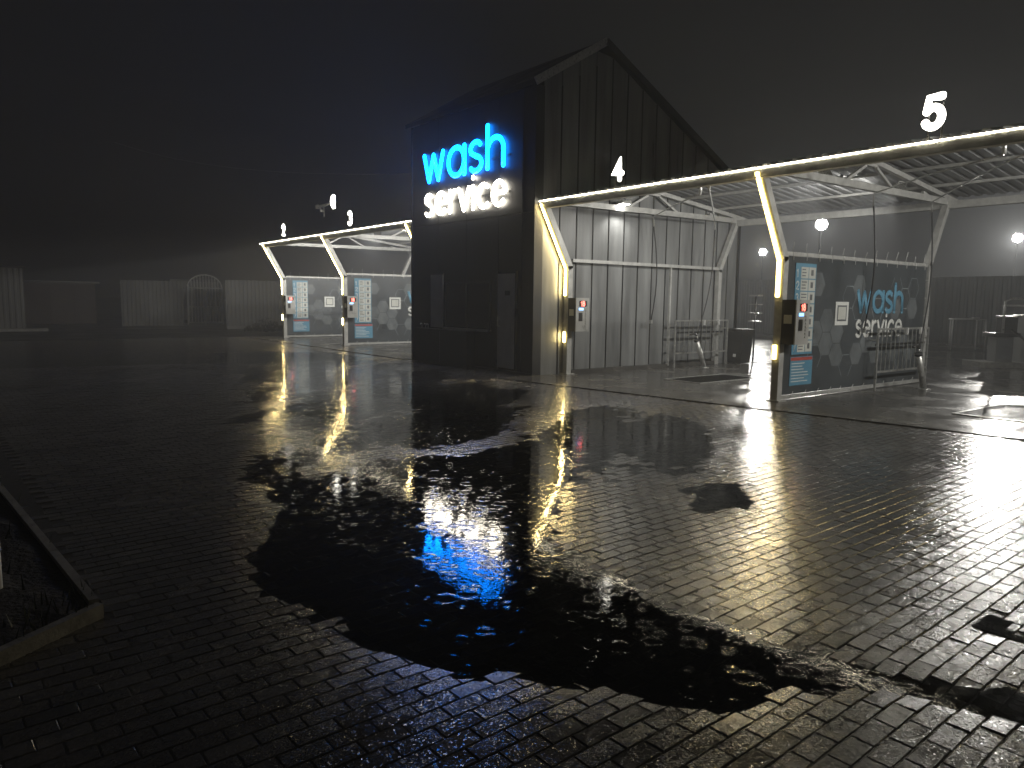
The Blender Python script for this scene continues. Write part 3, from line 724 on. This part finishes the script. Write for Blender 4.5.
def lance_stand(loc, label):
    t = thing('lance_stand', loc, label, 'stand', 'spray lance stands')
    MB().tube([(0, 0, .01), (0, -.34, .70)], .055, 12).build('tube', 'galv', t)
    MB().tube([(0, 0, .012), (0, 0, .028)], .11, 12).build('floor_flange', 'galv', t)
    MB().tube([(0, -.325, .67), (0, -.345, .715)], .066, 12).build('collar', 'dark', t)
    return t
def boom(X, label, pivot, tip, hose_to, with_gun=True):
    t = thing('wash_boom', (X, YF, 0), label, 'wash boom', 'hose booms')
    p, q = Vector(pivot), Vector(tip)
    MB().tube([p + Vector((0, 0, .22)), p], .03, 8).build('pivot', 'galv', t)
    MB().tube([p, p + (q - p) * .5 + Vector((0, 0, .03)), q, q + Vector((-.03, .05, -.07)), q + Vector((-.03, .06, -.22))], .014, 8).build('arm', 'galv', t)
    h = Vector(hose_to); s0 = q + Vector((-.03, .06, -.2)); pts = []
    for k in range(15):
        u = k / 14; pts.append(s0.lerp(h, u) + Vector((.05, .10, -.05)) * math.sin(u * math.pi))
    MB().tube(pts, .014, 8).build('hose', 'rubber', t)
    if not with_gun:
        MB().box(h.x - .03, h.x + .03, h.y - .03, h.y + .03, h.z - .06, h.z + .02).build('hose_clip', 'galv', t); return t
    gun = MB().tube([h, h + Vector((0, -.10, .06)), h + Vector((0, -.26, .03))], [.02, .03, .02], 8).build('spray_gun', 'dark', t)
    MB().tube([h + Vector((0, -.02, .02)), h + Vector((0, .1, -.16)), h + Vector((0, .24, -.45))], .012, 6).build('lance', 'galv', gun)
    return t
for X, nm in ((XR[0], 'the grey walled bay'), (XR[1], 'the right hand banner bay'), (XL[1], 'the far bay beside the building')):
    lance_stand((X + .62, YF + 3.95, .0), 'slanted lance stand with black collar on the floor of ' + nm)
    boom(X, 'thin steel boom with black hose and spray gun in ' + nm, (3.4, .25, 3.62), (.25, 4.6, 3.60), (.62, 3.62, .80))
    boom(X, 'second steel boom with straight hanging hose in ' + nm, (2.7, .9, 3.66), (.2, 2.4, 3.55), (.10, 2.55, 1.15), False)

# payment terminals
def terminal(loc, label):
    t = thing('payment_terminal', loc, label, 'terminal', 'payment terminals on the posts')
    MB().box(.07, .30, -.06, .32, .95, 1.66).build('housing', 'dark', t)
    fp = MB().box(.302, .322, -.062, .322, .948, 1.662).build('face_plate', 'termface', t)
    MB().box(.323, .327, .03, .25, 1.48, 1.60).build('display', 'dark', fp)
    letters('18', (.329, .08, 1.495), (0, 1, 0), .065, .012, .35, 'red', fp, .3, name='red_digit', nseg=6)
    MB().box(.323, .328, .02, .15, 1.40, 1.45).build('screen', 'lcd', fp)
    MB().box(.323, .333, .02, .12, 1.17, 1.35).build('coin_slot', 'dark', fp)
    for k in range(7): MB().tube([(.322, .22, 1.40 - k * .055), (.334, .22, 1.40 - k * .055)], .016, 8).build('button', 'galv', fp)
    MB().box(.11, .25, -.064, -.061, 1.28, 1.42).build('sticker', 'cell', t)
    MB().box(.0, .07, .06, .16, 1.1, 1.16).build('post_bracket', 'steel', t); MB().box(.0, .07, .06, .16, 1.5, 1.56).build('post_bracket', 'steel', t)
    return t
tm = terminal((XR[0], YF, 0), 'grey payment terminal with red digits on the post of bay 4')
copy_tree(tm, None, (XR[1], YF, 0), 'grey payment terminal with red digits on the banner post of bay 5')
copy_tree(tm, None, (XL[0], YF, 0), 'leftmost grey payment terminal under the far canopy')
copy_tree(tm, None, (XL[1], YF, 0), 'grey payment terminal on the second post of the far canopy')

# floor drains
def drain(loc, label):
    t = thing('drain_grate', loc, label, 'drain', 'floor drains in the bays')
    MB().box(0, .84, 0, 1.9, .013, .016).build('pit_shade', 'dark', t)  # flat dark plate paints the shade of a hollow under the bars
    mb = MB(); mb.box(-.05, 0, -.05, 1.95, .013, .026); mb.box(.84, .89, -.05, 1.95, .013, .026); mb.box(0, .84, -.05, 0, .013, .0255); mb.box(0, .84, 1.9, 1.95, .013, .0255)
    mb.build('frame', 'galv', t)
    for k in range(24): MB().box(0, .84, .03 + k * .078, .05 + k * .078, .017, .024).build('bar', 'dark', t)
    return t
dr = drain((-4.45, 11.75, 0), 'dark floor drain grate at the right picture edge')
copy_tree(dr, None, (-9.95, 11.75, 0), 'dark floor drain grate in the grey walled bay')

# ------------------------------------------------------------------ behind the bays
FENCE_ME = corr_mesh('fence_sheet', 1.15, 2.78, .035, .29, 'fence', True)
fn = thing('rear_fence', (-26, 31.8, -.05), 'tall grey corrugated metal fence behind the bays', 'fence')
for k in range(20): shared('fence_sheet', FENCE_ME, fn, (k * 1.15, (k % 2) * .006, 0))
MB().box(0, 23, .02, .08, 2.60, 2.66).build('rail', 'steel', fn)
MB().box(0, 23, -.05, .1, -.02, .14).build('base_kerb', 'kerb', fn)
# raised strip in front of the fence
tag(MB().box(-26, -3, 30.9, 31.72, -.055, .07).build('pavement_strip', 'kerb'), 'pale kerb strip along the rear fence', kind='structure')

rk = thing('pipe_rack', (-11.05, 29.4, 0), 'white pipe frame rack in front of the rear fence', 'rack', rz=R(55))
for x in (-.62, .62):
    for y in (-.16, .16): MB().tube([(x * (1.03 if y < 0 else .8), y, 0), (x * (1.0 if y < 0 else .8), y, 1.12)], .026, 8).build('leg', 'white', rk)
for y, w in ((-.16, .64), (.16, .5)): MB().tube([(-w, y, 1.12), (w, y, 1.12)], .026, 8).build('top_bar', 'white', rk)
for x in (-.56, .56): MB().tube([(x, -.16, 1.12), (x, .16, 1.12)], .024, 8).build('side_bar', 'white', rk)
MB().box(.1, .34, -.2, -.1, 1.14, 1.19).build('clip', 'white', rk)

vs = thing('vacuum_station', (-7.1, 22.6, 0), 'dark vacuum station with blue label and pipe frame at right edge', 'vacuum station', rz=R(48))
MB().box(-1.25, 1.1, -.4, .5, 0, .14).build('plinth', 'kerb', vs)
cb = MB().box(-.12, .95, -.3, .35, .14, 1.38).build('cabinet', 'fence', vs)
MB().box(-.08, .42, -.315, -.302, .25, 1.2).build('cabinet_door', 'greyprint', cb); MB().box(.5, .92, -.315, -.302, .9, 1.3).build('blue_label', 'bluecab', cb)
MB().box(.0, .16, -.325, -.316, 1.05, 1.14).build('red_label', 'redprint', cb)
st_ = MB().box(-.78, -.36, -.2, .2, .14, .80).build('hose_stand', 'fence', vs)
MB().box(-.74, -.40, -.212, -.202, .22, .74).build('stand_door', 'greyprint', st_)
MB().box(-.9, -.24, -.28, .28, .80, .9).build('tray', 'dark', vs)
MB().box(-.62, -.28, -.18, .16, .9, 1.3).build('vacuum_head', 'dark', vs); MB().box(-.66, -.24, -.2, .18, 1.3, 1.35).build('head_lid', 'galv', vs)
MB().tube([(-.66, -.22, .9), (-.66, -.22, 1.72), (-.5, -.22, 1.80), (1.2, -.22, 1.80)], .03, 8).build('pipe_frame', 'galv', vs)
MB().tube([(-.5, .2, 1.62), (1.2, .2, 1.62)], .025, 8).build('pipe_frame', 'galv', vs)
MB().tube([(-.5, -.3, 1.0), (-.2, -.5, .7), (.1, -.45, .5), (.3, -.35, .8), (.45, -.33, 1.25)], .03, 8).build('hose', 'rubber', vs)

bn = thing('waste_bin', (-11.75, 16.75, 0), 'dark waste bin at the rear corner of bay 4', 'bin')
MB().quad_box([(-.2, -.2, .02), (.2, -.2, .02), (.2, .2, .02), (-.2, .2, .02), (-.25, -.25, .85), (.25, -.25, .85), (.25, .25, .85), (-.25, .25, .85)]).build('body', 'dark', bn)
MB().box(-.27, .27, -.27, .27, .852, .92).build('lid', 'dark', bn); MB().tube([(-.1, -.27, .9), (.1, -.27, .9)], .02, 6).build('handle', 'dark', bn)
MB().box(-.02, .06, -.235, -.222, .18, .26).build('badge', 'white', bn)
bs = thing('brush_stand', (-11.72, 17.35, 0), 'pole stand with small shelves behind the waste bin', 'stand')
MB().tube([(0, 0, 0), (0, 0, 1.78)], .025, 8).build('pole', 'dark', bs); MB().box(-.14, .14, -.1, .1, 1.78, 1.82).build('cap', 'galv', bs)
for z in (1.1, 1.32, 1.55): MB().box(-.15, .15, -.1, .1, z, z + .025).build('shelf', 'galv', bs)
MB().tube([(0, 0, .012), (0, 0, .03)], .16, 12).build('base', 'dark', bs)

# mast floodlights
def flood(loc, to, power, label, size=.16):
    t = thing('mast_floodlight', (loc[0], loc[1], 0), label, 'floodlight', 'floodlights on masts behind the bays')
    hz = loc[2]
    d = (Vector(to) - Vector(loc)).normalized(); bk = Vector((d.x, d.y, 0)).normalized() * -.35
    MB().tube([bk, bk + Vector((0, 0, hz - .1)), Vector((0, 0, hz)) + bk * .3], [.06, .04, .03], 8).build('mast', 'dark', t); q = d.to_track_quat('Y', 'Z')
    def rot(o): o.rotation_mode = 'QUATERNION'; o.rotation_quaternion = q; o.location = (0, 0, hz)
    h_ = MB().box(-.24, .24, -.02, .07, -.2, .2).build('housing', 'dark', t); rot(h_)
    ln = MB().tube([(0, .072, 0), (0, .09, 0), (0, .11, 0)], [size * 1.3, size * 1.3, size], 16).build('lens', 'lens', h_)
    l = bpy.data.lights.new('mast_floodlight', 'SPOT'); l.energy = power; l.spot_size = R(105); l.spot_blend = .9; l.shadow_soft_size = .11; l.color = (1, .97, .9)
    o = bpy.data.objects.new('bulb', l); COL.objects.link(o); o.parent = h_; o.location = (0, .34, 0); o.rotation_euler = (R(90), 0, 0)
    return t
flood((-15.4, 26.8, 4.62), (-3, 8, 0), 450, 'blazing floodlight on a mast, the largest, above the banner partition')
flood((-22.56, 33.81, 4.23), (-5, 9, 0), 850, 'bright floodlight on a mast left of the yellow lit post', .13)
flood((-13.8, 41.9, 4.93), (0, 6, 0), 4200, 'bright floodlight on a mast at the right picture edge', .16)

# ------------------------------------------------------------------ far left: sheds, fences, gate
def sheet_fence(x, y0, y1, h, m, label, name='boundary_fence', base=True):
    t = thing(name, (x, y0, -.05), label, 'fence'); n = max(1, round((y1 - y0) / 1.1)); w = (y1 - y0) / n
    me = corr_mesh('fence_sheet', w, h + .05, .03, .22, m, True)
    for k in range(n):
        o = shared('fence_sheet', me, t, (0, k * w, 0)); o.rotation_euler.z = R(90)
    if base: MB().box(-.05, .14, 0, y1 - y0, 0, .14).build('base_kerb', 'kerb', t)
    MB().box(-.08, -.03, 0, y1 - y0, h - .15, h - .09).build('rail', 'steel', t)
    return t
sheet_fence(-38.5, 11.45, 15.5, 2.43, 'fenceL', 'pale corrugated fence beside the leftmost wash post')
sheet_fence(-44, 7.65, 10.8, 2.40, 'fenceL', 'dim grey corrugated fence left of the arched gate', base=False)
sh = thing('metal_shed', (-38.6, -3.5, 0), 'dim corrugated metal shed at the far left edge', 'shed')
me = corr_mesh('wall_sheet', 1.07, 2.7, .03, .2, 'fenceL', True)
for k in range(6): o = shared('wall_sheet', me, sh, (0, k * 1.07, 0)); o.rotation_euler.z = R(90)
MB().box(-4, -.02, .05, 6.37, 0, 2.66).build('wall_core', 'brown', sh); MB().box(-4.1, .1, -.05, 6.5, 2.705, 2.78).build('roof', 'dark', sh)
MB().box(.05, .5, 4.6, 7.2, -.02, .10).build('kerb', 'kerb', sh)
bs_ = thing('brown_shed', (-47, 3.4, 0), 'dark brown shed between the metal shed and the grey fence', 'shed')
MB().box(-3, 0, 0, 3.5, 0, 2.2).build('wall', 'brown', bs_); MB().box(-3.2, .2, -.2, 3.7, 2.2, 2.32).build('roof', 'dark', bs_)
for k in range(3): MB().box(.002, .03, .2 + k * 1.15, 1.2 + k * 1.15, .1, 2.0).build('door', 'brown', bs_)
gt = thing('arched_gate', (-44, 11.0, 0), 'pale arched gate with vertical bars', 'gate')
def arch_z(y): return 2.05 + .75 * math.sqrt(max(0, 1 - ((y - .95) / .95) ** 2))
for k in range(12):
    y = .06 + k * 1.78 / 11; MB().tube([(0, y, .1), (0, y, arch_z(y))], .02, 6).build('bar', 'white', gt)
MB().tube([(0, .95 + .95 * math.cos(R(a)), 2.05 + .75 * math.sin(R(a))) for a in range(0, 181, 12)], .035, 8).build('arch', 'white', gt)
for y in (0, .95, 1.9): MB().tube([(0.03, y, 0), (0.03, y, 2.1)], .04, 8).build('frame_post', 'white', gt)
for z in (.12, 1.0, 2.05): MB().tube([(0, 0, z), (0, 1.9, z)], .028, 8).build('cross_bar', 'white', gt)
MB().box(-.12, -.06, 0, 1.9, .1, 1.0).build('sheet', 'fenceL', gt)
gh = thing('gate_house', (-46.2, 10.7, 0), 'pale small building behind the arched gate', 'building')
MB().box(-1.5, 0, 0, 2.6, 0, 2.45).build('wall', 'fenceL', gh); MB().box(-1.6, .1, -.1, 2.7, 2.452, 2.55).build('roof', 'dark', gh)
MB().box(.003, .04, .5, 1.2, .2, 2.0).build('door', 'door', gh)

sx, sy = ground_at(266, 332)
sb = thing('shrub', (sx, sy, 0), 'low dark shrub against the pale fence', 'shrub')
mb = MB(); rr = random.Random(3)
for k in range(900):
    a = rr.random() * 6.28; rad = rr.random() ** .5 * .95; zz = rr.random() ** 1.4 * .62 * (1.15 - rad); p_ = Vector((math.cos(a) * rad, math.sin(a) * rad, .06 + zz))
    d1 = Vector((rr.gauss(0, 1), rr.gauss(0, 1), rr.gauss(.4, 1))).normalized() * .07; d2 = d1.cross(Vector((rr.random(), rr.random(), rr.random()))).normalized() * .03
    mb.poly([p_ - d1, p_ + d2, p_ + d1, p_ - d2])
o = mb.build('foliage', 'leaf', sb)
for k in range(8):
    a = k * .8; MB().tube([(0, 0, 0), (math.cos(a) * .3, math.sin(a) * .3, .2), (math.cos(a) * .6, math.sin(a) * .6, .36)], [.02, .014, .006], 5).build('stem', 'brown', sb)

# utility pole and overhead cable behind the far canopy
up = thing('utility_pole', (-29.4, 20, 0), 'slim utility pole with white insulators behind the far canopy', 'pole')
MB().tube([(0, 0, 0), (0, 0, 7.9)], [.11, .08], 10).build('shaft', 'kerb', up)
MB().bar((-.4, 0, 7.5), (.4, 0, 7.5), .08, .08, (0, 0, 1)).build('cross_arm', 'kerb', up)
for z in (5.5, 5.75, 6.0, 6.3): MB().tube([(.1, -.1, z), (.1, -.1, z + .14)], .05, 8).build('insulator', 'white', up)
cbz = []
for k in range(25):
    u = k / 24; cbz.append(Vector((-29.4, 20, 7.6)).lerp(Vector((-80, 14, 16)), u) - Vector((0, 0, 2.2 * 4 * u * (1 - u) * .5)))
tag(MB().tube(cbz, .02, 5).build('overhead_cable', 'galv'), 'thin overhead cable crossing the night sky at left', 'cable')

# ------------------------------------------------------------------ rain mist
hz = MB().box(-75, 30, -30, 70, -1.2, 20).build('haze', 'dark'); hz['kind'] = 'stuff'
hm = bpy.data.materials.new('rain_mist'); hm.use_nodes = True; nt = hm.node_tree
nt.nodes.remove(nt.nodes['Principled BSDF'])
pv = nt.nodes.new('ShaderNodeVolumePrincipled'); pv.inputs['Color'].default_value = (.92, .95, 1, 1); pv.inputs['Density'].default_value = 0.009; pv.inputs['Anisotropy'].default_value = -0.1
nt.links.new(pv.outputs[0], nt.nodes['Material Output'].inputs['Volume'])
hz.data.materials.clear(); hz.data.materials.append(hm)
